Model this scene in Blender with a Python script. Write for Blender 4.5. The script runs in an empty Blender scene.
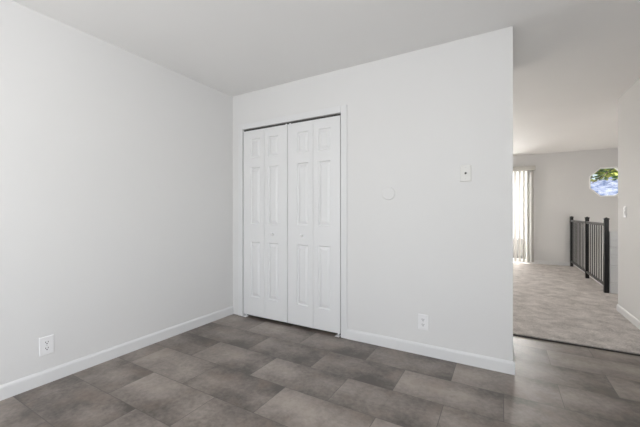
import bpy, bmesh, math, random
from mathutils import Vector, Matrix

S = bpy.context.scene
COL = S.collection
random.seed(7)
PI = math.pi

# ------------------------------------------------------------------ camera, sky, light, exposure
CAM = (2.61, -2.586, 1.1187)
cd = bpy.data.cameras.new('camera')
cd.sensor_width = 36.0
cd.lens = 317.35 / 640 * 36
cd.clip_start = 0.02
cam = bpy.data.objects.new('camera', cd)
cam.location = CAM
cam.rotation_euler = (PI / 2, 0, math.radians(29.88))
COL.objects.link(cam)
S.camera = cam

world = bpy.data.worlds.new('sky')
S.world = world
world.use_nodes = True
wn = world.node_tree
wn.nodes.clear()
wo = wn.nodes.new('ShaderNodeOutputWorld')
wb = wn.nodes.new('ShaderNodeBackground')
ws = wn.nodes.new('ShaderNodeTexSky')
ws.sky_type = 'NISHITA'
ws.sun_disc = False
ws.sun_elevation = math.radians(48)
ws.sun_rotation = math.radians(70)
wb.inputs['Strength'].default_value = 0.17
wn.links.new(ws.outputs['Color'], wb.inputs['Color'])
wn.links.new(wb.outputs['Background'], wo.inputs['Surface'])

sd = bpy.data.lights.new('sun', 'SUN')
sd.energy = 10.0
sd.angle = math.radians(1)
sd.color = (1.0, 0.95, 0.86)
sun = bpy.data.objects.new('sun', sd)
sun.rotation_euler = Vector((-0.5, 0.55, -1.0)).to_track_quat('-Z', 'Y').to_euler()
sun.location = (20, 0, 30)
COL.objects.link(sun)


def area(name, loc, direction, sx, sy, power, color):
    a = bpy.data.lights.new(name, 'AREA')
    a.shape = 'RECTANGLE'
    a.size, a.size_y = sx, sy
    a.energy = power
    a.color = color
    o = bpy.data.objects.new(name, a)
    o.location = loc
    o.rotation_euler = Vector(direction).to_track_quat('-Z', 'Y').to_euler()
    COL.objects.link(o)
    return o


# daylight at the patio door and unseen windows, plus added fill
area('rear_window_upward_fill', (1.75, -4.62, 1.45), (0, 1, 1.1), 2.6, 1.5, 71, (0.945, 0.972, 1.0))  # window light aimed upward as added bounce fill for the ceiling
area('daylight_side_window', (3.66, -3.55, 1.45), (-1, 0, 0.1), 1.2, 1.3, 57, (0.97, 0.985, 1.0))
area('daylight_patio_door', (2.3, 6.25, 1.26), (0, -1, -0.15), 1.8, 1.6, 300, (1.0, 0.985, 0.96))
area('daylight_living_window', (-1.86, 3.6, 1.45), (1, 0, -0.15), 2.0, 1.4, 50, (1.0, 0.965, 0.91))
area('daylight_stair_window', (5.04, 4.4, -0.3), (-0.55, 0, 1), 1.3, 1.0, 12, (1.0, 0.93, 0.85))
area('nook_fill_light', (4.5, 0.93, 1.45), (0, 1, 0.1), 0.8, 1.0, 10, (1.0, 0.98, 0.95))  # added fill from an unseen opening, to brighten the half wall

vs = S.view_settings
S.display_settings.display_device = 'sRGB'
vs.view_transform = 'Standard'
vs.look = 'None'
vs.gamma = 1
vs.use_curve_mapping = False
vs.exposure = 0.05


# ------------------------------------------------------------------ materials
def srgb(r, g, b):
    def f(c):
        c /= 255.0
        return c / 12.92 if c <= 0.04045 else ((c + 0.055) / 1.055) ** 2.4
    return (f(r), f(g), f(b), 1)


def base_mat(name, color, rough=0.5, spec=0.5, metal=0.0):
    m = bpy.data.materials.new(name)
    m.use_nodes = True
    nt = m.node_tree
    b = nt.nodes['Principled BSDF']
    b.inputs['Base Color'].default_value = color
    b.inputs['Roughness'].default_value = rough
    b.inputs['Specular IOR Level'].default_value = spec
    b.inputs['Metallic'].default_value = metal
    return m, nt, b


def N(nt, t, **kw):
    n = nt.nodes.new(t)
    for k, v in kw.items():
        setattr(n, k, v)
    return n


def coords(nt):
    tc = N(nt, 'ShaderNodeNewGeometry')
    return tc.outputs['Position']


def paint(name, color, rough=0.6, bump=0.06, scale=220, var=0.02):
    m, nt, b = base_mat(name, color, rough, 0.3)
    p = coords(nt)
    n1 = N(nt, 'ShaderNodeTexNoise')
    n1.inputs['Scale'].default_value = scale
    n1.inputs['Detail'].default_value = 3
    nt.links.new(p, n1.inputs['Vector'])
    bp = N(nt, 'ShaderNodeBump')
    bp.inputs['Strength'].default_value = bump
    bp.inputs['Distance'].default_value = 0.002
    nt.links.new(n1.outputs['Fac'], bp.inputs['Height'])
    nt.links.new(bp.outputs['Normal'], b.inputs['Normal'])
    n2 = N(nt, 'ShaderNodeTexNoise')
    n2.inputs['Scale'].default_value = 1.7
    n2.inputs['Detail'].default_value = 2
    nt.links.new(p, n2.inputs['Vector'])
    hsv = N(nt, 'ShaderNodeMapRange')
    hsv.inputs['To Min'].default_value = 1 - var
    hsv.inputs['To Max'].default_value = 1 + var
    nt.links.new(n2.outputs['Fac'], hsv.inputs['Value'])
    mx = N(nt, 'ShaderNodeVectorMath', operation='SCALE')
    mx.inputs[0].default_value = color[:3]
    nt.links.new(hsv.outputs['Result'], mx.inputs['Scale'])
    nt.links.new(mx.outputs['Vector'], b.inputs['Base Color'])
    return m


M = {}
M['wall'] = paint('wall_paint', (0.70, 0.695, 0.688, 1), 0.65, 0.05, 160)
M['ceiling'] = paint('ceiling_paint', (0.86, 0.855, 0.845, 1), 0.8, 0.25, 120)
M['trim'] = paint('trim_paint', (0.71, 0.71, 0.71, 1), 0.35, 0.02, 90, 0.005)
M['door'] = paint('door_paint', (0.73, 0.73, 0.73, 1), 0.45, 0.03, 300, 0.005)
M['plastic'] = paint('white_plastic', (0.79, 0.785, 0.79, 1), 0.3, 0.0, 50, 0.0)
M['ivory'] = paint('ivory_plastic', (0.68, 0.67, 0.645, 1), 0.35, 0.0, 50, 0.0)
M['dark'] = base_mat('dark_slot', (0.015, 0.014, 0.013, 1), 0.6)[0]
M['grey_slot'] = base_mat('grey_slot', (0.16, 0.15, 0.15, 1), 0.6)[0]
M['steel'] = base_mat('brushed_steel', (0.55, 0.55, 0.54, 1), 0.35, 0.5, 1.0)[0]
M['track'] = base_mat('dark_track', (0.05, 0.048, 0.045, 1), 0.5)[0]
M['black'] = paint('black_powder_coat', (0.014, 0.014, 0.015, 1), 0.3, 0.03, 200, 0.0)
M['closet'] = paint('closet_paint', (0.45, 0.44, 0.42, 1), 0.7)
M['alu'] = paint('white_vinyl_frame', (0.8, 0.8, 0.79, 1), 0.4, 0.0)
M['frame_white'] = paint('white_window_frame', (0.9, 0.9, 0.89, 1), 0.4, 0.0)
M['black_sheen'] = paint('black_coat_with_sheen', (0.055, 0.054, 0.053, 1), 0.3, 0.03, 200, 0.0)  # greyer copy of the black coat: reflected sheen put into the colour
M['valance'] = paint('grey_vinyl_valance', (0.5, 0.485, 0.455, 1), 0.5, 0.0)
M['parapet'] = paint('grey_stucco', (0.2, 0.195, 0.185, 1), 0.8, 0.2, 60)
M['strip'] = base_mat('dark_transition', (0.035, 0.03, 0.026, 1), 0.5)[0]

# glass: nearly clear
gm = bpy.data.materials.new('clear_glass')
gm.use_nodes = True
nt = gm.node_tree
nt.nodes.clear()
o_ = N(nt, 'ShaderNodeOutputMaterial')
mix = N(nt, 'ShaderNodeMixShader')
mix.inputs['Fac'].default_value = 0.05
tr = N(nt, 'ShaderNodeBsdfTransparent')
gl = N(nt, 'ShaderNodeBsdfGlossy')
gl.inputs['Roughness'].default_value = 0.02
nt.links.new(tr.outputs[0], mix.inputs[1])
nt.links.new(gl.outputs[0], mix.inputs[2])
nt.links.new(mix.outputs[0], o_.inputs['Surface'])
M['glass'] = gm

# translucent vinyl blind slats
sm = bpy.data.materials.new('vinyl_slat')
sm.use_nodes = True
nt = sm.node_tree
nt.nodes.clear()
o_ = N(nt, 'ShaderNodeOutputMaterial')
mix = N(nt, 'ShaderNodeMixShader')
mix.inputs['Fac'].default_value = 0.05
df = N(nt, 'ShaderNodeBsdfDiffuse')
df.inputs['Color'].default_value = (0.56, 0.545, 0.52, 1)
tl = N(nt, 'ShaderNodeBsdfTranslucent')
tl.inputs['Color'].default_value = (0.75, 0.73, 0.70, 1)
wv = N(nt, 'ShaderNodeTexNoise')
wv.inputs['Scale'].default_value = 150
bp = N(nt, 'ShaderNodeBump')
bp.inputs['Strength'].default_value = 0.05
nt.links.new(wv.outputs['Fac'], bp.inputs['Height'])
nt.links.new(bp.outputs['Normal'], df.inputs['Normal'])
nt.links.new(df.outputs[0], mix.inputs[1])
nt.links.new(tl.outputs[0], mix.inputs[2])
nt.links.new(mix.outputs[0], o_.inputs['Surface'])
M['slat'] = sm


def math_node(nt, op, a, b=None):
    n = N(nt, 'ShaderNodeMath', operation=op)
    for i, v in enumerate((a, b)):
        if v is None:
            continue
        if isinstance(v, (int, float)):
            n.inputs[i].default_value = v
        else:
            nt.links.new(v, n.inputs[i])
    return n.outputs[0]


def tile_floor():
    """Luxury vinyl tile 305 x 610 mm laid half-bond, each tile with its own tone."""
    m, nt, b = base_mat('vinyl_tile', (0.12, 0.11, 0.1, 1), 0.4, 0.85)
    L = nt.links.new
    p = coords(nt)
    sep = N(nt, 'ShaderNodeSeparateXYZ')
    L(p, sep.inputs[0])
    R = 0.3048
    v = math_node(nt, 'DIVIDE', math_node(nt, 'ADD', sep.outputs['Y'], 0.0095), R)
    row = math_node(nt, 'FLOOR', v)
    par = math_node(nt, 'ABSOLUTE', math_node(nt, 'MODULO', row, 2.0))
    u = math_node(nt, 'DIVIDE', math_node(nt, 'SUBTRACT', sep.outputs['X'], 0.1784), 2 * R)
    u = math_node(nt, 'SUBTRACT', u, math_node(nt, 'MULTIPLY', par, 0.5))
    colu = math_node(nt, 'FLOOR', u)
    fu = math_node(nt, 'FRACT', u)
    fv = math_node(nt, 'FRACT', v)
    # distance to tile edge in metres
    du = math_node(nt, 'MULTIPLY', math_node(nt, 'MINIMUM', fu, math_node(nt, 'SUBTRACT', 1.0, fu)), 2 * R)
    dv = math_node(nt, 'MULTIPLY', math_node(nt, 'MINIMUM', fv, math_node(nt, 'SUBTRACT', 1.0, fv)), R)
    d = math_node(nt, 'MINIMUM', du, dv)
    seam = N(nt, 'ShaderNodeMapRange')
    seam.inputs['From Min'].default_value = 0.0006
    seam.inputs['From Max'].default_value = 0.0024
    L(d, seam.inputs['Value'])
    cmb = N(nt, 'ShaderNodeCombineXYZ')
    L(colu, cmb.inputs[0])
    L(row, cmb.inputs[1])
    wn_ = N(nt, 'ShaderNodeTexWhiteNoise', noise_dimensions='3D')
    cmb.inputs[2].default_value = 3.0
    L(cmb.outputs[0], wn_.inputs['Vector'])
    # cloudy stone look, shifted per tile so it breaks at every seam
    off = N(nt, 'ShaderNodeVectorMath', operation='SCALE')
    L(wn_.outputs['Color'], off.inputs[0])
    off.inputs['Scale'].default_value = 40
    pp = N(nt, 'ShaderNodeVectorMath', operation='ADD')
    L(p, pp.inputs[0])
    L(off.outputs['Vector'], pp.inputs[1])
    n1 = N(nt, 'ShaderNodeTexNoise')
    n1.inputs['Scale'].default_value = 3.2
    n1.inputs['Detail'].default_value = 4
    n1.inputs['Roughness'].default_value = 0.55
    L(pp.outputs[0], n1.inputs['Vector'])
    n2 = N(nt, 'ShaderNodeTexNoise')
    n2.inputs['Scale'].default_value = 34
    n2.inputs['Detail'].default_value = 5
    n2.inputs['Roughness'].default_value = 0.7
    L(pp.outputs[0], n2.inputs['Vector'])
    n3 = N(nt, 'ShaderNodeTexNoise')
    n3.inputs['Scale'].default_value = 5.5
    n3.inputs['Detail'].default_value = 2
    L(pp.outputs[0], n3.inputs['Vector'])
    t = math_node(nt, 'ADD',
                  math_node(nt, 'MULTIPLY', math_node(nt, 'SUBTRACT', n1.outputs['Fac'], 0.5), 1.35),
                  math_node(nt, 'MULTIPLY', math_node(nt, 'SUBTRACT', n2.outputs['Fac'], 0.5), 0.85))
    t = math_node(nt, 'ADD', t, math_node(nt, 'MULTIPLY', math_node(nt, 'SUBTRACT', wn_.outputs['Value'], 0.5), 0.28))
    t = math_node(nt, 'ADD', t, math_node(nt, 'MULTIPLY', math_node(nt, 'SUBTRACT', 0.5, fu), 0.27))
    t = math_node(nt, 'ADD', t, math_node(nt, 'MULTIPLY', math_node(nt, 'SUBTRACT', 0.25, math_node(nt, 'ABSOLUTE', math_node(nt, 'SUBTRACT', fv, 0.5))), 0.5))
    t = math_node(nt, 'ADD', t, 0.47)
    cr = N(nt, 'ShaderNodeValToRGB')
    e = cr.color_ramp.elements
    e[0].position = 0.1
    e[0].color = srgb(70, 61, 55)
    e[1].position = 0.9
    e[1].color = srgb(156, 145, 136)
    L(t, cr.inputs['Fac'])
    # faint rust flecks
    warm = N(nt, 'ShaderNodeMix', data_type='RGBA')
    L(cr.outputs['Color'], warm.inputs['A'])
    warm.inputs['B'].default_value = srgb(128, 110, 96)
    wf = N(nt, 'ShaderNodeMapRange')
    wf.inputs['From Min'].default_value = 0.52
    wf.inputs['From Max'].default_value = 0.75
    wf.inputs['To Max'].default_value = 0.4
    L(n3.outputs['Fac'], wf.inputs['Value'])
    L(wf.outputs['Result'], warm.inputs['Factor'])
    mx = N(nt, 'ShaderNodeMix', data_type='RGBA')
    mx.inputs['A'].default_value = srgb(68, 61, 57)
    L(warm.outputs['Result'], mx.inputs['B'])
    L(seam.outputs['Result'], mx.inputs['Factor'])
    L(mx.outputs['Result'], b.inputs['Base Color'])
    rr = N(nt, 'ShaderNodeMapRange')
    rr.inputs['To Min'].default_value = 0.36
    rr.inputs['To Max'].default_value = 0.46
    L(n2.outputs['Fac'], rr.inputs['Value'])
    L(rr.outputs['Result'], b.inputs['Roughness'])
    hh = math_node(nt, 'ADD', math_node(nt, 'MULTIPLY', seam.outputs['Result'], 1.0),
                   math_node(nt, 'MULTIPLY', n2.outputs['Fac'], 0.25))
    bp = N(nt, 'ShaderNodeBump')
    bp.inputs['Strength'].default_value = 0.25
    bp.inputs['Distance'].default_value = 0.0012
    L(hh, bp.inputs['Height'])
    L(bp.outputs['Normal'], b.inputs['Normal'])
    return m


M['tile'] = tile_floor()


def carpet_mat():
    m, nt, b = base_mat('cut_pile_carpet', srgb(168, 158, 149), 0.95, 0.1)
    L = nt.links.new
    p = coords(nt)
    n1 = N(nt, 'ShaderNodeTexNoise')
    n1.inputs['Scale'].default_value = 7.0
    n1.inputs['Detail'].default_value = 5
    n1.inputs['Roughness'].default_value = 0.62
    n1.inputs['Distortion'].default_value = 0.6
    L(p, n1.inputs['Vector'])
    n2 = N(nt, 'ShaderNodeTexNoise')
    n2.inputs['Scale'].default_value = 75
    n2.inputs['Detail'].default_value = 3
    L(p, n2.inputs['Vector'])
    n3 = N(nt, 'ShaderNodeTexVoronoi')
    n3.inputs['Scale'].default_value = 210
    L(p, n3.inputs['Vector'])
    t = math_node(nt, 'ADD', math_node(nt, 'MULTIPLY', math_node(nt, 'SUBTRACT', n1.outputs['Fac'], 0.5), 2.0),
                  math_node(nt, 'MULTIPLY', math_node(nt, 'SUBTRACT', n2.outputs['Fac'], 0.5), 1.4))
    t = math_node(nt, 'ADD', t, 0.5)
    cr = N(nt, 'ShaderNodeValToRGB')
    e = cr.color_ramp.elements
    e[0].position = 0.0
    e[0].color = srgb(160, 152, 147)
    e[1].position = 1.0
    e[1].color = srgb(222, 215, 209)
    L(t, cr.inputs['Fac'])
    L(cr.outputs['Color'], b.inputs['Base Color'])
    h = math_node(nt, 'ADD', math_node(nt, 'MULTIPLY', n3.outputs['Distance'], 0.6), n2.outputs['Fac'])
    bp = N(nt, 'ShaderNodeBump')
    bp.inputs['Strength'].default_value = 0.7
    bp.inputs['Distance'].default_value = 0.006
    L(h, bp.inputs['Height'])
    L(bp.outputs['Normal'], b.inputs['Normal'])
    b.inputs['Sheen Weight'].default_value = 0.15
    return m


M['carpet'] = carpet_mat()


def noise_mat(name, c1, c2, scale, rough=0.8):
    m, nt, b = base_mat(name, c1, rough, 0.2)
    n1 = N(nt, 'ShaderNodeTexNoise')
    n1.inputs['Scale'].default_value = scale
    n1.inputs['Detail'].default_value = 6
    n1.inputs['Roughness'].default_value = 0.65
    nt.links.new(coords(nt), n1.inputs['Vector'])
    cr = N(nt, 'ShaderNodeValToRGB')
    e = cr.color_ramp.elements
    e[0].position, e[0].color = 0.38, c1
    e[1].position, e[1].color = 0.64, c2
    nt.links.new(n1.outputs['Fac'], cr.inputs['Fac'])
    nt.links.new(cr.outputs['Color'], b.inputs['Base Color'])
    return m


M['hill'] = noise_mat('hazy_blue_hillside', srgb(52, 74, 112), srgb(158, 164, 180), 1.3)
M['lawn'] = noise_mat('dry_ground', srgb(120, 118, 100), srgb(150, 145, 128), 0.6)
M['leaf_light'] = noise_mat('leaf_yellow_green', srgb(190, 205, 84), srgb(232, 234, 140), 3.0, 0.5)
M['leaf_dark'] = noise_mat('leaf_green', srgb(66, 104, 56), srgb(120, 150, 84), 3.0, 0.5)
M['bark'] = noise_mat('bark', srgb(70, 60, 50), srgb(110, 96, 82), 9.0, 0.9)


# ------------------------------------------------------------------ helpers
def link(name, me, mat, parent=None):
    o = bpy.data.objects.new(name, me)
    if mat is not None:
        me.materials.append(mat)
    COL.objects.link(o)
    if parent is not None:
        o.parent = parent
    return o


def obj(name, bm, mat, parent=None, smooth=False):
    bmesh.ops.recalc_face_normals(bm, faces=bm.faces[:])
    me = bpy.data.meshes.new(name)
    bm.to_mesh(me)
    bm.free()
    if smooth:
        for p in me.polygons:
            p.use_smooth = True
    return link(name, me, mat, parent)


def tag(o, label=None, cat=None, group=None, kind=None):
    if label:
        o['label'] = label
    if cat:
        o['category'] = cat
    if group:
        o['group'] = group
    if kind:
        o['kind'] = kind
    return o


def empty(name, loc):
    o = bpy.data.objects.new(name, None)
    o.location = loc
    o.empty_display_size = 0.05
    COL.objects.link(o)
    return o


def struct(o, label, cat):
    return tag(o, label, cat, kind='structure')


def box(bm, x0, x1, y0, y1, z0, z1, bev=0.0, seg=2):
    r = bmesh.ops.create_cube(bm, size=1.0, matrix=Matrix.Translation(((x0 + x1) / 2, (y0 + y1) / 2, (z0 + z1) / 2))
                              @ Matrix.Diagonal((x1 - x0, y1 - y0, z1 - z0, 1)))
    if bev > 0:
        vs_ = r['verts']
        ed = list({e for v in vs_ for e in v.link_edges})
        bmesh.ops.bevel(bm, geom=ed, offset=bev, segments=seg, affect='EDGES', profile=0.5)
    return bm


def boxm(*a, **k):
    return box(bmesh.new(), *a, **k)


def lathe(bm, prof, axis_mat, seg=24):
    """prof: list of (radius, along); spun about local z, placed by axis_mat."""
    rings = []
    for r, z in prof:
        if r < 1e-6:
            rings.append([bm.verts.new(axis_mat @ Vector((0, 0, z)))])
        else:
            rings.append([bm.verts.new(axis_mat @ Vector((r * math.cos(2 * PI * i / seg), r * math.sin(2 * PI * i / seg), z)))
                          for i in range(seg)])
    for a, b in zip(rings, rings[1:]):
        for i in range(seg):
            j = (i + 1) % seg
            q = []
            for v in (a[i % len(a)], a[j % len(a)], b[j % len(b)], b[i % len(b)]):
                if v not in q:
                    q.append(v)
            if len(q) > 2:
                bm.faces.new(q)
    return bm


def prism(bm, prof, axis, a0, a1):
    """Extrude a closed 2D profile along x or y. For axis 'x' profile is (y, z); for 'y' it is (x, z)."""
    def P(q, a):
        return (a, q[0], q[1]) if axis == 'x' else (q[0], a, q[1])
    v0 = [bm.verts.new(P(q, a0)) for q in prof]
    v1 = [bm.verts.new(P(q, a1)) for q in prof]
    n = len(prof)
    for i in range(n):
        bm.faces.new((v0[i], v0[(i + 1) % n], v1[(i + 1) % n], v1[i]))
    bm.faces.new(v0)
    bm.faces.new(list(reversed(v1)))
    return bm


def holed_wall(name, outer, holes, axis, pos, thick, mat):
    """Slab with openings. outer / holes: 2D point loops (u, z). axis 'y': the wall lies in a plane y = pos .. pos + thick."""
    cu = bpy.data.curves.new(name, 'CURVE')
    cu.dimensions = '2D'
    cu.fill_mode = 'BOTH'
    cu.extrude = abs(thick) / 2
    for loop in [outer] + holes:
        sp = cu.splines.new('POLY')
        sp.points.add(len(loop) - 1)
        for pt, q in zip(sp.points, loop):
            pt.co = (q[0], q[1], 0, 1)
        sp.use_cyclic_u = True
    tmp = bpy.data.objects.new('tmp', cu)
    COL.objects.link(tmp)
    dg = bpy.context.evaluated_depsgraph_get()
    me = bpy.data.meshes.new_from_object(tmp.evaluated_get(dg))
    bpy.data.objects.remove(tmp)
    me.materials.clear()
    mid = pos + thick / 2
    for v in me.vertices:
        u, z, t = v.co
        v.co = (u, mid + t, z) if axis == 'y' else (mid + t, u, z)
    bm = bmesh.new()
    bm.from_mesh(me)
    bmesh.ops.remove_doubles(bm, verts=bm.verts[:], dist=1e-5)
    me2 = bpy.data.meshes.new(name)
    bmesh.ops.recalc_face_normals(bm, faces=bm.faces[:])
    bm.to_mesh(me2)
    bm.free()
    bpy.data.meshes.remove(me)
    me2.name = name
    return link(name, me2, mat)


def rect(u0, u1, z0, z1):
    return [(u0, z0), (u1, z0), (u1, z1), (u0, z1)]


# ------------------------------------------------------------------ dimensions of the place
H = 2.424            # ceiling
XW = 2.674           # free end of the closet wall
XR = 3.752           # hall right wall
YR = 2.24            # where the hall right wall ends
YF = 5.83            # far wall of the living room
YC = 0.84            # tile / carpet joint
YB = -4.70           # wall behind the camera
CP = 0.015           # carpet pile height
OX0, OX1, OZ = 0.154, 1.345, 2.032      # clear closet opening
XL = -1.9            # living room left wall
XS = 5.10            # stairwell right wall
LOW = -1.4           # stair landing

# ------------------------------------------------------------------ floors, ceiling, walls
struct(obj('floor', boxm(0, XR, YB, YC, -0.12, 0), M['tile']),
       'grey brown stone-look vinyl tile floor laid in a staggered bond', 'floor')
bm = boxm(XL, XR, YC, YR, -0.2, CP)
box(bm, XL, 3.93, YR, YF, -0.2, CP)
box(bm, XR + 0.0901, XS, 0.9, YR, -0.2, CP)
box(bm, 3.93, XS, YR, 3.26, -0.2, CP)
struct(obj('floor_carpet', bm, M['carpet']), 'beige cut pile carpet floor beyond the tiles in the far room', 'carpet')
struct(obj('floor_landing', boxm(3.93, XS, 3.26, YF, LOW - 0.1, LOW), M['carpet']),
       'carpeted stair landing below the black railing', 'floor')
struct(obj('ceiling', boxm(XL - 0.1, XS + 0.1, YB - 0.1, YF + 0.15, H, H + 0.1), M['ceiling']),
       'plain off-white textured ceiling running through both rooms', 'ceiling')
struct(obj('wall_left', boxm(-0.1, 0, YB, 0.725, -0.1, H), M['wall']),
       'plain white wall on the left with an outlet near the floor', 'wall')
JT = 0.015
w = holed_wall('wall_closet', [(0, -0.1), (OX0 - JT, -0.1), (OX0 - JT, OZ + JT), (OX1 + JT, OZ + JT), (OX1 + JT, -0.1),
                               (XW, -0.1), (XW, H), (0, H)], [], 'y', 0.0, 0.115, M['wall'])
struct(w, 'white wall holding the closet doors, with a free end at the hall', 'wall')
struct(obj('wall_hall', boxm(XW - 0.115, XW, 0.115, YC - 0.02, -0.1, H), M['wall']),
       'short white wall closing the side of the closet', 'wall')
struct(obj('wall_closet_back', boxm(XL, XW - 0.115, 0.725, YC - 0.02, -0.1, H), M['closet']),
       'wall closing the back of the closet', 'wall')
w = holed_wall('wall_right', rect(YB, YR, -0.1, H), [rect(-4.2, -2.9, 0.78, 2.12)], 'x', XR, 0.09, M['wall'])
struct(w, 'white hall wall on the right edge, ending in a square corner', 'wall')
w = holed_wall('wall_rear', rect(0, XR, -0.1, H), [rect(0.4, 3.1, 0.68, 2.22)], 'y', YB - 0.1, 0.1, M['wall'])
struct(w, 'white wall with a wide window behind the viewer', 'wall')
w = holed_wall('wall_living', rect(0.725, YF, -0.2, H), [rect(2.6, 4.6, 0.75, 2.15)], 'x', XL - 0.1, 0.1, M['wall'])
struct(w, 'left wall of the carpeted far room', 'wall')

OCX, OCZ, OCR = 4.455, 1.757, 0.298       # octagon window: centre and half width
KO = math.tan(PI / 8)


def octagon(r):
    return [(OCX + r * a, OCZ + r * b) for a, b in
            [(1, -KO), (1, KO), (KO, 1), (-KO, 1), (-1, KO), (-1, -KO), (-KO, -1), (KO, -1)]]


PX0, PX1, PZ1 = 1.42, 3.17, 2.08          # patio door opening
w = holed_wall('wall_far', [(XL, -0.2), (PX0, -0.2), (PX0, PZ1), (PX1, PZ1), (PX1, -0.2), (3.93, -0.2), (3.93, LOW),
                            (XS, LOW), (XS, H), (XL, H)], [octagon(OCR)], 'y', YF, 0.14, M['wall'])
struct(w, 'far off-white wall with the octagonal window and the blinds', 'wall')
w = holed_wall('wall_stair', rect(0.8, YF, LOW, H), [rect(3.7, 5.1, -0.95, 0.35)], 'x', XS, 0.1, M['wall'])
struct(w, 'white side wall of the stairwell', 'wall')
w = holed_wall('wall_nook', rect(XR + 0.09, XS, -0.1, H), [rect(4.05, 4.95, 0.9, 2.0)], 'y', 0.8, 0.1, M['wall'])
struct(w, 'wall with an added fill light window round the corner from the hall wall', 'wall')
struct(obj('wall_stair_side', boxm(3.88, 3.93, 3.26, YF, LOW, -0.2), M['wall']), 'side of the floor edge beneath the railing', 'wall')
struct(obj('wall_landing', boxm(3.93, XS, 3.21, 3.26, LOW, -0.2), M['wall']), 'wall under the floor at the near end of the stairwell', 'wall')

# low boarded half wall that closes the near end of the stairwell, beside the near railing post
bm = bmesh.new()
hz = [CP, 0.165, 0.40, 0.545, 0.66, 0.755, 0.875]
for a, b in zip(hz, hz[1:]):
    box(bm, 3.899, XS, 3.225, 3.275, a, b - 0.012, 0.003, 1)
box(bm, 3.899, XS, 3.235, 3.265, CP, 0.872)
hw = obj('wall_half', bm, M['trim'])
struct(hw, 'low white half wall of horizontal boards right of the black railing', 'half wall')

# closet interior ends
struct(obj('wall_closet_side', boxm(1.5, 1.56, 0.115, 0.725, 0, H), M['closet']), 'side wall inside the closet', 'wall')

# transition between tile and carpet
struct(obj('trim_1', boxm(XW, XR, YC - 0.022, YC + 0.004, 0, 0.009, 0.003, 2), M['strip']),
       'thin dark strip where the tile meets the carpet', 'threshold')

# ------------------------------------------------------------------ baseboards and closet casing
BB = 0.088
BT = 0.012


def bb_prof(sign, base, z0=0.0):
    """profile (across, z): sign is the direction the board stands out of the wall."""
    pts = [(0, 0), (BT, 0), (BT, BB - 0.018), (BT - 0.0015, BB - 0.011), (BT - 0.005, BB - 0.004), (BT - 0.008, BB), (0, BB)]
    return [(base + sign * a, z0 + z) for a, z in pts]


CW = 0.061
b = obj('baseboard_left', prism(bmesh.new(), bb_prof(1, 0.0), 'y', YB, 0.0), M['trim'])
struct(b, 'white baseboard along the left wall', 'baseboard')
b = prism(bmesh.new(), bb_prof(-1, 0.0), 'x', OX1 + CW, XW + BT)
prism(b, bb_prof(1, XW), 'y', 0.0, YC - 0.02)
struct(obj('baseboard_closet', b, M['trim']), 'white baseboard from the closet door to the free wall end', 'baseboard')
b = obj('baseboard_right', prism(bmesh.new(), bb_prof(-1, XR), 'y', YB, YR), M['trim'])
struct(b, 'white baseboard at the foot of the right hall wall', 'baseboard')
b = obj('baseboard_far', prism(bmesh.new(), bb_prof(-1, YF, CP - 0.008), 'x', PX1 + 0.02, 3.93), M['trim'])
struct(b, 'white baseboard under the far wall beside the blinds', 'baseboard')
b = obj('baseboard_living', prism(bmesh.new(), bb_prof(-1, YF, CP - 0.008), 'x', XL, PX0 - 0.02), M['trim'])
struct(b, 'white baseboard left of the patio door', 'baseboard')

bm = bmesh.new()
CT = 0.011
box(bm, OX0 - CW, OX0, -CT, 0, 0, OZ + CW, 0.003, 2)
box(bm, OX1, OX1 + CW, -CT, 0, 0, OZ + CW, 0.003, 2)
box(bm, OX0, OX1, -CT + 0.0015, 0, OZ, OZ + CW - 0.001, 0.003, 2)
struct(obj('trim_2', bm, M['trim']), 'white casing around the closet doors', 'door casing')
bm = bmesh.new()
box(bm, OX0 - JT, OX0, 0.0, 0.115, 0, OZ)
box(bm, OX1, OX1 + JT, 0.0, 0.115, 0, OZ)
box(bm, OX0 - JT, OX1 + JT, 0.0, 0.115, OZ, OZ + JT)
struct(obj('trim_3', bm, M['trim']), 'white jamb lining the closet opening', 'door jamb')
bm = bmesh.new()
box(bm, OX0, OX1, 0.018, 0.046, OZ - 0.018, OZ)
struct(obj('trim_4', bm, M['track']), 'dark metal track above the closet doors', 'door track')

# ------------------------------------------------------------------ closet bifold doors
DY = 0.004           # door face
DT = 0.034           # door thickness
DZ0, DZ1 = 0.026, OZ - 0.022
PANELS = [(0.225, 0.815), (1.005, 1.612), (1.712, 1.918)]
PW = 0.130


def leaf_mesh(x0, x1, px0, px1):
    """Flat slab with three pockets on its face (the raised panels sit in them)."""
    bm = bmesh.new()
    box(bm, x0, x1, DY + 0.012, DY + DT, DZ0, DZ1)
    zs = [DZ0] + [z for p in PANELS for z in p] + [DZ1]
    box(bm, x0, px0, DY, DY + 0.012, DZ0, DZ1)
    box(bm, px1, x1, DY, DY + 0.012, DZ0, DZ1)
    for i in range(0, len(zs), 2):
        box(bm, px0, px1, DY, DY + 0.012, zs[i], zs[i + 1])
    bmesh.ops.remove_doubles(bm, verts=bm.verts[:], dist=1e-5)
    return bm


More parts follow.
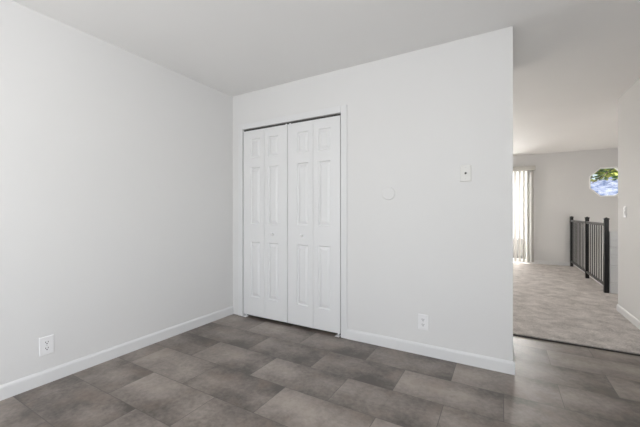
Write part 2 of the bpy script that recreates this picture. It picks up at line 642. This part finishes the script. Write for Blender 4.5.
def panel_mesh(x0, x1, z0, z1):
    """Moulded raised panel: sloped lip into a groove, then a wide bevel up to a flat field."""
    bm = bmesh.new()
    rings = []
    for ins, dep in [(0, 0.0), (0.003, 0.006), (0.008, 0.0108), (0.014, 0.0108), (0.034, 0.0018), (0.037, 0.0012)]:
        iz = ins * (1.0 if ins < 0.016 else 1.12)
        rings.append([bm.verts.new((x, DY + dep, z)) for x, z in
                      ((x0 + ins, z0 + iz), (x1 - ins, z0 + iz), (x1 - ins, z1 - iz), (x0 + ins, z1 - iz))])
    for a, b in zip(rings, rings[1:]):
        for i in range(4):
            bm.faces.new((a[i], a[(i + 1) % 4], b[(i + 1) % 4], b[i]))
    bm.faces.new(rings[-1])
    back = [bm.verts.new((v.co.x, DY + 0.0119, v.co.z)) for v in rings[0]]
    for i in range(4):
        bm.faces.new((rings[0][i], rings[0][(i + 1) % 4], back[(i + 1) % 4], back[i]))
    bm.faces.new(list(reversed(back)))
    return bm


def make_door(name, leaves, knob, bracket_x, label):
    root = empty(name, (leaves[0][0], DY + DT / 2, DZ0))
    inv = Matrix.Translation(-root.location)
    made = []
    for (x0, x1, px0) in leaves:
        lf = obj('door_leaf', leaf_mesh(x0, x1, px0, px0 + PW), M['door'], root)
        lf.matrix_parent_inverse = inv
        made.append(lf)
        for z0, z1 in PANELS:
            obj('raised_panel', panel_mesh(px0, px0 + PW, z0, z1), M['door'], lf)
    kx, kz, li = knob
    mt = Matrix.Translation((kx, DY, kz)) @ Matrix.Rotation(PI / 2, 4, 'X')
    k = lathe(bmesh.new(), [(0.010, 0), (0.0085, 0.006), (0.0085, 0.010), (0.0145, 0.015), (0.0165, 0.021),
                            (0.0145, 0.027), (0.008, 0.0305), (0, 0.0315)], mt, 24)
    obj('knob', k, M['plastic'], made[li], True)
    bm = bmesh.new()
    box(bm, bracket_x - 0.022, bracket_x + 0.022, -0.016, 0.035, 0, 0.004, 0.001, 1)
    box(bm, bracket_x - 0.006, bracket_x + 0.006, 0.014, 0.026, 0.004, DZ0)
    fb = obj('floor_bracket', bm, M['plastic'], root)
    fb.matrix_parent_inverse = inv
    xg = leaves[1][1] - 0.02 if li == 1 else leaves[0][0] + 0.02
    g = obj('track_guide', boxm(xg - 0.008, xg + 0.008, 0.012, 0.03, DZ1, DZ1 + 0.012, 0.002, 1), M['plastic'], root)
    g.matrix_parent_inverse = inv
    return struct(root, label, 'closet door')


make_door('door_1', [(0.160, 0.4495, 0.262), (0.4520, 0.7440, 0.502)], (0.563, 0.905, 1), 0.186,
          'left white six-panel bifold closet door, nearest the room corner')
make_door('door_2', [(0.7500, 1.0450, 0.862), (1.0475, 1.3330, 1.103)], (0.922, 0.905, 0), 1.309,
          'right white six-panel bifold closet door, nearest the outlet')


# ------------------------------------------------------------------ wall plates (built facing -y at the origin, then turned)
def turned(root, rz, loc):
    root.rotation_euler = (0, 0, rz)
    root.location = loc
    return root


def plate_bm(wd, ht, th=0.006):
    """Cover plate with a sloping rim."""
    bm = bmesh.new()
    rings = []
    for ins, y in [(0, 0), (0, -0.0022), (0.0035, -th), (0.005, -th)]:
        a, b = wd / 2 - ins, ht / 2 - ins
        rings.append([bm.verts.new((x, y, z)) for x, z in ((-a, -b), (a, -b), (a, b), (-a, b))])
    for a, b in zip(rings, rings[1:]):
        for i in range(4):
            bm.faces.new((a[i], a[(i + 1) % 4], b[(i + 1) % 4], b[i]))
    bm.faces.new(rings[-1])
    bm.faces.new(list(reversed(rings[0])))
    return bm


def disc_bm(r, x, z, y0, y1, seg=16):
    mt = Matrix.Translation((x, y0, z)) @ Matrix.Rotation(PI / 2, 4, 'X')
    d = y0 - y1
    return lathe(bmesh.new(), [(0, 0), (r, 0), (r, d * 0.6), (r * 0.8, d), (0, d)], mt, seg)


def receptacle_bm(zc):
    bm = bmesh.new()
    pts = []
    for i in range(32):
        a = 2 * PI * i / 32
        x, z = 0.0172 * math.cos(a), 0.0172 * math.sin(a)
        z = max(-0.0142, min(0.0142, z))
        pts.append((x, zc + z))
    f = [bm.verts.new((x, -0.0055, z)) for x, z in pts]
    g = [bm.verts.new((x, -0.0076, z)) for x, z in pts]
    n = len(pts)
    for i in range(n):
        bm.faces.new((f[i], f[(i + 1) % n], g[(i + 1) % n], g[i]))
    bm.faces.new(g)
    bm.faces.new(list(reversed(f)))
    return bm


def make_outlet(rz, loc, label):
    root = empty('wall_outlet', (0, 0, 0))
    obj('cover_plate', plate_bm(0.078, 0.122), M['plastic'], root)
    for zc in (0.0196, -0.0196):
        rc = obj('receptacle', receptacle_bm(zc), M['plastic'], root)
        for sx in (-1, 1):
            tag(obj('slot', boxm(sx * 0.0068 - 0.0019, sx * 0.0068 + 0.0019, -0.0079, -0.0070, zc + 0.0005, zc + 0.0085), M['dark'], rc), 'dark blade slot')
        tag(obj('ground_hole', disc_bm(0.0037, 0, zc - 0.0068, -0.0070, -0.0079, 12), M['dark'], rc), 'dark ground hole')
    obj('screw', disc_bm(0.003, 0, 0, -0.0055, -0.0072, 12), M['steel'], root)
    turned(root, rz, loc)
    return tag(root, label, 'outlet')


make_outlet(PI / 2, (0.0005, -1.669, 0.248), 'white duplex outlet low on the left wall above its baseboard')
make_outlet(0, (2.067, -0.0005, 0.259), 'white duplex outlet low on the closet wall, right of the doors')

root = empty('cable_wall_plate', (0, 0, 0))
obj('cover_plate', plate_bm(0.076, 0.122), M['ivory'], root)
cn = obj('coax_jack', disc_bm(0.0085, 0, 0, -0.0055, -0.0100, 16), M['steel'], root)
tag(obj('jack_hole', disc_bm(0.0075, 0, 0, -0.0096, -0.0104, 12), M['dark'], cn), 'dark hole of the jack')
for z in (0.042, -0.042):
    obj('screw', disc_bm(0.0032, 0, z, -0.0055, -0.0072, 12), M['steel'], root)
turned(root, 0, (2.374, -0.0005, 1.418))
tag(root, 'off-white cable jack plate high on the wall near its free end', 'wall plate')

mt = Matrix.Rotation(PI / 2, 4, 'X')
root = obj('round_cover_plate', lathe(bmesh.new(), [(0, 0), (0.056, 0), (0.056, 0.003), (0.0535, 0.0062), (0.048, 0.0072), (0, 0.0072)], mt, 48),
           M['wall'], None)
obj('screw', disc_bm(0.003, 0, 0, -0.0068, -0.0080, 12), M['wall'], root)
root.location = (1.785, -0.0005, 1.287)
tag(root, 'round white blank cover plate painted like the wall beside the closet doors', 'cover plate')

root = empty('light_switch', (0, 0, 0))
obj('cover_plate', plate_bm(0.072, 0.122), M['plastic'], root)
for z in (0.0215, -0.0215):
    bm = bmesh.new()
    v = [(-0.016, -0.0055, z - 0.0195), (0.016, -0.0055, z - 0.0195), (0.016, -0.0055, z + 0.0195), (-0.016, -0.0055, z + 0.0195),
         (-0.016, -0.008, z - 0.0195), (0.016, -0.008, z - 0.0195), (0.016, -0.0125, z + 0.0195), (-0.016, -0.0125, z + 0.0195)]
    vv = [bm.verts.new(q) for q in v]
    for f in ((0, 1, 2, 3), (4, 5, 6, 7), (0, 1, 5, 4), (1, 2, 6, 5), (2, 3, 7, 6), (3, 0, 4, 7)):
        bm.faces.new([vv[i] for i in f])
    obj('rocker', bm, M['plastic'], root)
tag(obj('gap', boxm(-0.017, 0.017, -0.0072, -0.0055, -0.0021, 0.0021), M['grey_slot'], root), 'dark gap between the rockers')
turned(root, -PI / 2, (XR - 0.0005, 1.985, 1.135))
tag(root, 'white light switch on the right hall wall near its corner', 'light switch')

# ------------------------------------------------------------------ black stair railing
RX = 3.865
PY = [3.235, 4.385, 5.775]
root = empty('stair_railing', (RX, (PY[0] + PY[-1]) / 2, CP))
inv = Matrix.Translation(-root.location)


def rpart(name, bm, par=None):
    o = obj(name, bm, M['black' if name == 'post' else 'black_sheen'], par or root)
    if par is None:
        o.matrix_parent_inverse = inv
    return o


for i, y in enumerate(PY):
    hw_ = 0.0255
    top = 1.035
    po = rpart('post', boxm(RX - hw_, RX + hw_, y - hw_, y + hw_, CP, top, 0.003, 2))
    c = bmesh.new()
    box(c, RX - 0.031, RX + 0.031, y - 0.031, y + 0.031, top, top + 0.016, 0.003, 2)
    vb = [c.verts.new((RX + a * 0.028, y + b_ * 0.028, top + 0.015)) for a, b_ in ((-1, -1), (1, -1), (1, 1), (-1, 1))]
    ap = c.verts.new((RX, y, top + 0.032))
    for k in range(4):
        c.faces.new((vb[k], vb[(k + 1) % 4], ap))
    obj('post_cap', c, M['black'], po)
    if i == 2:
        obj('wall_bracket', boxm(RX - 0.025, RX + 0.025, y + hw_, YF, 0.93, 0.965, 0.003, 1), M['black'], po)
for a, b_ in zip(PY, PY[1:]):
    rpart('top_rail', boxm(RX - 0.022, RX + 0.022, a + 0.0255, b_ - 0.0255, 0.945, 0.985, 0.006, 2))
    rpart('bottom_rail', boxm(RX - 0.018, RX + 0.018, a + 0.0255, b_ - 0.0255, 0.105, 0.135, 0.004, 2))
    n = round((b_ - a) / 0.126)
    for k in range(1, n):
        y = a + (b_ - a) * k / n
        rpart('baluster', boxm(RX - 0.0065, RX + 0.0065, y - 0.0065, y + 0.0065, 0.133, 0.948))
tag(root, 'black metal railing with square balusters at the top of the stairs', 'railing')

# ------------------------------------------------------------------ patio door and vertical blinds
bm = bmesh.new()
fy0, fy1 = YF + 0.03, YF + 0.11
box(bm, PX0, PX0 + 0.05, fy0, fy1, CP, PZ1)
box(bm, PX1 - 0.05, PX1, fy0, fy1, CP, PZ1)
box(bm, PX0, PX1, fy0, fy1, PZ1 - 0.05, PZ1)
box(bm, PX0, PX1, fy0, fy1, -0.03, CP + 0.03)
pd = struct(obj('window_1', bm, M['alu']), 'sliding patio door behind the vertical blinds', 'patio door')
for a, b_, yy in ((PX0 + 0.05, 2.32, fy0 + 0.025), (2.27, PX1 - 0.05, fy0 + 0.055)):
    bm = bmesh.new()
    box(bm, a, a + 0.045, yy - 0.015, yy + 0.015, CP + 0.03, PZ1 - 0.05)
    box(bm, b_ - 0.045, b_, yy - 0.015, yy + 0.015, CP + 0.03, PZ1 - 0.05)
    box(bm, a + 0.045, b_ - 0.045, yy - 0.015, yy + 0.015, CP + 0.03, CP + 0.08)
    box(bm, a + 0.045, b_ - 0.045, yy - 0.015, yy + 0.015, PZ1 - 0.10, PZ1 - 0.05)
    sash = obj('sash', bm, M['alu'], pd)
    obj('pane', boxm(a + 0.045, b_ - 0.045, yy - 0.003, yy + 0.003, CP + 0.08, PZ1 - 0.10), M['glass'], sash)

BX0, BX1 = 1.36, 3.235
BY = YF - 0.065
root = empty('vertical_blinds', ((BX0 + BX1) / 2, BY, 2.06))
inv = Matrix.Translation(-root.location)
vl = boxm(BX0, BX1, YF - 0.115, YF - 0.0005, 2.062, 2.162, 0.004, 2)
v_ = tag(obj('valance', vl, M['valance'], root), 'pale grey valance along the top')
v_.matrix_parent_inverse = inv
NS = 23
SW = 0.089
step = (BX1 - 0.045 - (BX0 + 0.045)) / (NS - 1)
me0 = None
for i in range(NS):
    x = BX0 + 0.045 + step * i
    if me0 is None:
        bm = bmesh.new()
        K = 8
        fr, bk = [], []
        for k in range(K + 1):
            u = -SW / 2 + SW * k / K
            cur = 0.007 * (1 - (2 * u / SW) ** 2)
            fr.append([bm.verts.new((u, cur, z)) for z in (0.045 - 2.06, 0.0)])
            bk.append([bm.verts.new((u, cur + 0.0012, z)) for z in (0.045 - 2.06, 0.0)])
        for k in range(K):
            bm.faces.new((fr[k][0], fr[k + 1][0], fr[k + 1][1], fr[k][1]))
            bm.faces.new((bk[k][0], bk[k][1], bk[k + 1][1], bk[k + 1][0]))
            bm.faces.new((fr[k][0], bk[k][0], bk[k + 1][0], fr[k + 1][0]))
            bm.faces.new((fr[k][1], fr[k + 1][1], bk[k + 1][1], bk[k][1]))
        for k in (0, K):
            bm.faces.new((fr[k][0], fr[k][1], bk[k][1], bk[k][0]))
        so = obj('slat', bm, M['slat'], root, False)
        me0 = so.data
    else:
        so = bpy.data.objects.new('slat', me0)
        COL.objects.link(so)
        so.parent = root
    so.location = (x - root.location.x, 0, 0.004)
    so.rotation_euler = (0, 0, math.radians(58))
tag(root, 'white vertical blinds hanging over the patio door on the far wall', 'blinds')

# ------------------------------------------------------------------ octagonal window
bm = bmesh.new()


def ring_prism(bm, r0, r1, y0, y1):
    o0, o1 = octagon(r0), octagon(r1)
    V = [[bm.verts.new((x, y, z)) for x, z in lp] for lp in (o0, o1) for y in (y0, y1)]
    a0, a1, b0, b1 = V
    for i in range(8):
        j = (i + 1) % 8
        bm.faces.new((a0[i], a0[j], b0[j], b0[i]))
        bm.faces.new((a1[i], b1[i], b1[j], a1[j]))
        bm.faces.new((b0[i], b0[j], b1[j], b1[i]))
        bm.faces.new((a0[i], a1[i], a1[j], a0[j]))


ring_prism(bm, OCR - 0.022, OCR, YF - 0.004, YF + 0.1)
ow = struct(obj('window_2', bm, M['frame_white']), 'small octagonal window with a white frame high on the far wall', 'window')
bm = bmesh.new()
V0 = [bm.verts.new((x, YF + 0.06, z)) for x, z in octagon(OCR - 0.022)]
V1 = [bm.verts.new((x, YF + 0.066, z)) for x, z in octagon(OCR - 0.022)]
bm.faces.new(V0)
bm.faces.new(list(reversed(V1)))
for i in range(8):
    bm.faces.new((V0[i], V0[(i + 1) % 8], V1[(i + 1) % 8], V1[i]))
obj('pane', bm, M['glass'], ow)

# windows of the room behind the viewer and of the living room side
for n_, axis, pos, u0, u1, z0, z1, lab in ((3, 'y', YB - 0.1, 0.4, 3.1, 0.68, 2.22, 'wide window behind the viewer'),
                                          (4, 'x', XR, -4.2, -2.9, 0.78, 2.12, 'window in the right wall behind the viewer'),
                                          (7, 'y', 0.8, 4.05, 4.95, 0.9, 2.0, 'added window for fill light in the nook behind the hall wall'),  # unseen opening added to go with the nook fill
                                          (6, 'x', XS, 3.7, 5.1, -0.95, 0.35, 'low window beside the stairs'),
                                          (5, 'x', XL - 0.1, 2.6, 4.6, 0.75, 2.15, 'window in the left wall of the far room')):
    bm = bmesh.new()
    w_ = 0.04
    for a0, a1, c0, c1 in ((u0, u0 + w_, z0, z1), (u1 - w_, u1, z0, z1), (u0 + w_, u1 - w_, z0, z0 + w_), (u0 + w_, u1 - w_, z1 - w_, z1)):
        if axis == 'y':
            box(bm, a0, a1, pos + 0.005, pos + 0.04, c0, c1)
        else:
            sx = 0.055 if n_ in (4, 6) else 0.0
            box(bm, pos + sx, pos + sx + 0.035, a0, a1, c0, c1)
    struct(obj('window_%d' % n_, bm, M['alu']), lab, 'window')

# ------------------------------------------------------------------ outside: balcony wall, ground, hillside, tree
struct(obj('wall_balcony', boxm(-0.5, 3.9, 7.35, 7.5, -3.0, 0.44), M['parapet']), 'low grey wall outside the patio door', 'wall')
struct(obj('floor_balcony', boxm(-0.5, 3.9, YF + 0.14, 7.35, -0.3, -0.06), M['parapet']), 'balcony floor outside the patio door', 'floor')
struct(obj('wall_bright_backdrop', boxm(-6, 4.3, 10.5, 10.8, -3, 6.0), M['wall']), 'pale backdrop wall added outside to brighten the gaps in the blinds', 'wall')  # sunlit backdrop added so the slat gaps come out white
struct(obj('ground', boxm(-80, 80, 8.0, 120, -3.2, -3.0), M['lawn']), 'ground outside the house', 'ground')
bm = bmesh.new()
nx, ny = 60, 16
grid = []
for j in range(ny + 1):
    rowv = []
    for i in range(nx + 1):
        x = -45 + 120 * i / nx
        y = 45 + 34 * j / ny
        t = j / ny
        h = 10.6 * math.sin(min(1, t * 1.25) * PI / 2) + 0.9 * math.sin(x * 0.31) + 0.5 * math.sin(x * 0.83 + j) + random.uniform(-0.25, 0.25)
        rowv.append(bm.verts.new((x, y, -3.0 + h * min(1, t * 3))))
    grid.append(rowv)
for j in range(ny):
    for i in range(nx):
        bm.faces.new((grid[j][i], grid[j][i + 1], grid[j + 1][i + 1], grid[j + 1][i]))
struct(obj('hillside', bm, M['hill'], None, True), 'hazy blue hillside seen through the octagonal window', 'hill')

root = empty('leafy_tree', (7.6, 13.4, -3.0))
inv = Matrix.Translation(-root.location)
TC = Vector((6.0, 13.2, 2.85))
bm = bmesh.new()
lathe(bm, [(0.16, -3.0), (0.12, 0), (0.09, 2.5), (0.03, 4.4), (0, 4.5)], Matrix.Translation((7.6, 13.4, 0)), 10)
for k in range(10):
    a = Vector((7.6, 13.4, 2.0 + 0.22 * k))
    e_ = TC + Vector((random.uniform(-1.6, 1.6), random.uniform(-1, 1), random.uniform(-0.7, 0.9)))
    q = (e_ - a).to_track_quat('Z', 'Y').to_matrix().to_4x4()
    lathe(bm, [(0.035, 0), (0.012, (e_ - a).length)], Matrix.Translation(a) @ q, 6)
t_ = obj('trunk', bm, M['bark'], root)
t_.matrix_parent_inverse = inv
for nm, mt_, cnt in (('foliage', 'leaf_dark', 600), ('foliage', 'leaf_light', 1000)):
    bm = bmesh.new()
    cl = [TC + Vector((random.gauss(0, 0.55), random.gauss(0, 0.5), random.gauss(0, 0.24))) for _ in range(34)]
    for _ in range(cnt):
        c = random.choice(cl) + Vector((random.gauss(0, 0.2), random.gauss(0, 0.2), random.gauss(0, 0.13)))
        s_ = random.uniform(0.05, 0.11)
        mt = Matrix.Translation(c) @ Matrix.Rotation(random.uniform(0, 2 * PI), 4, 'Z') @ Matrix.Rotation(random.uniform(-1.3, 1.3), 4, 'X')
        pts = [(-1, 0, 0), (-0.4, 0.5, 0.1), (0.4, 0.45, 0.1), (1.1, 0, -0.1), (0.4, -0.45, 0.1), (-0.4, -0.5, 0.1)]
        bm.faces.new([bm.verts.new(mt @ (Vector(p_) * s_)) for p_ in pts])
    fo = obj(nm, bm, M[mt_], root)
    fo.matrix_parent_inverse = inv
tag(root, 'yellow green leafy tree seen through the octagonal window', 'tree')
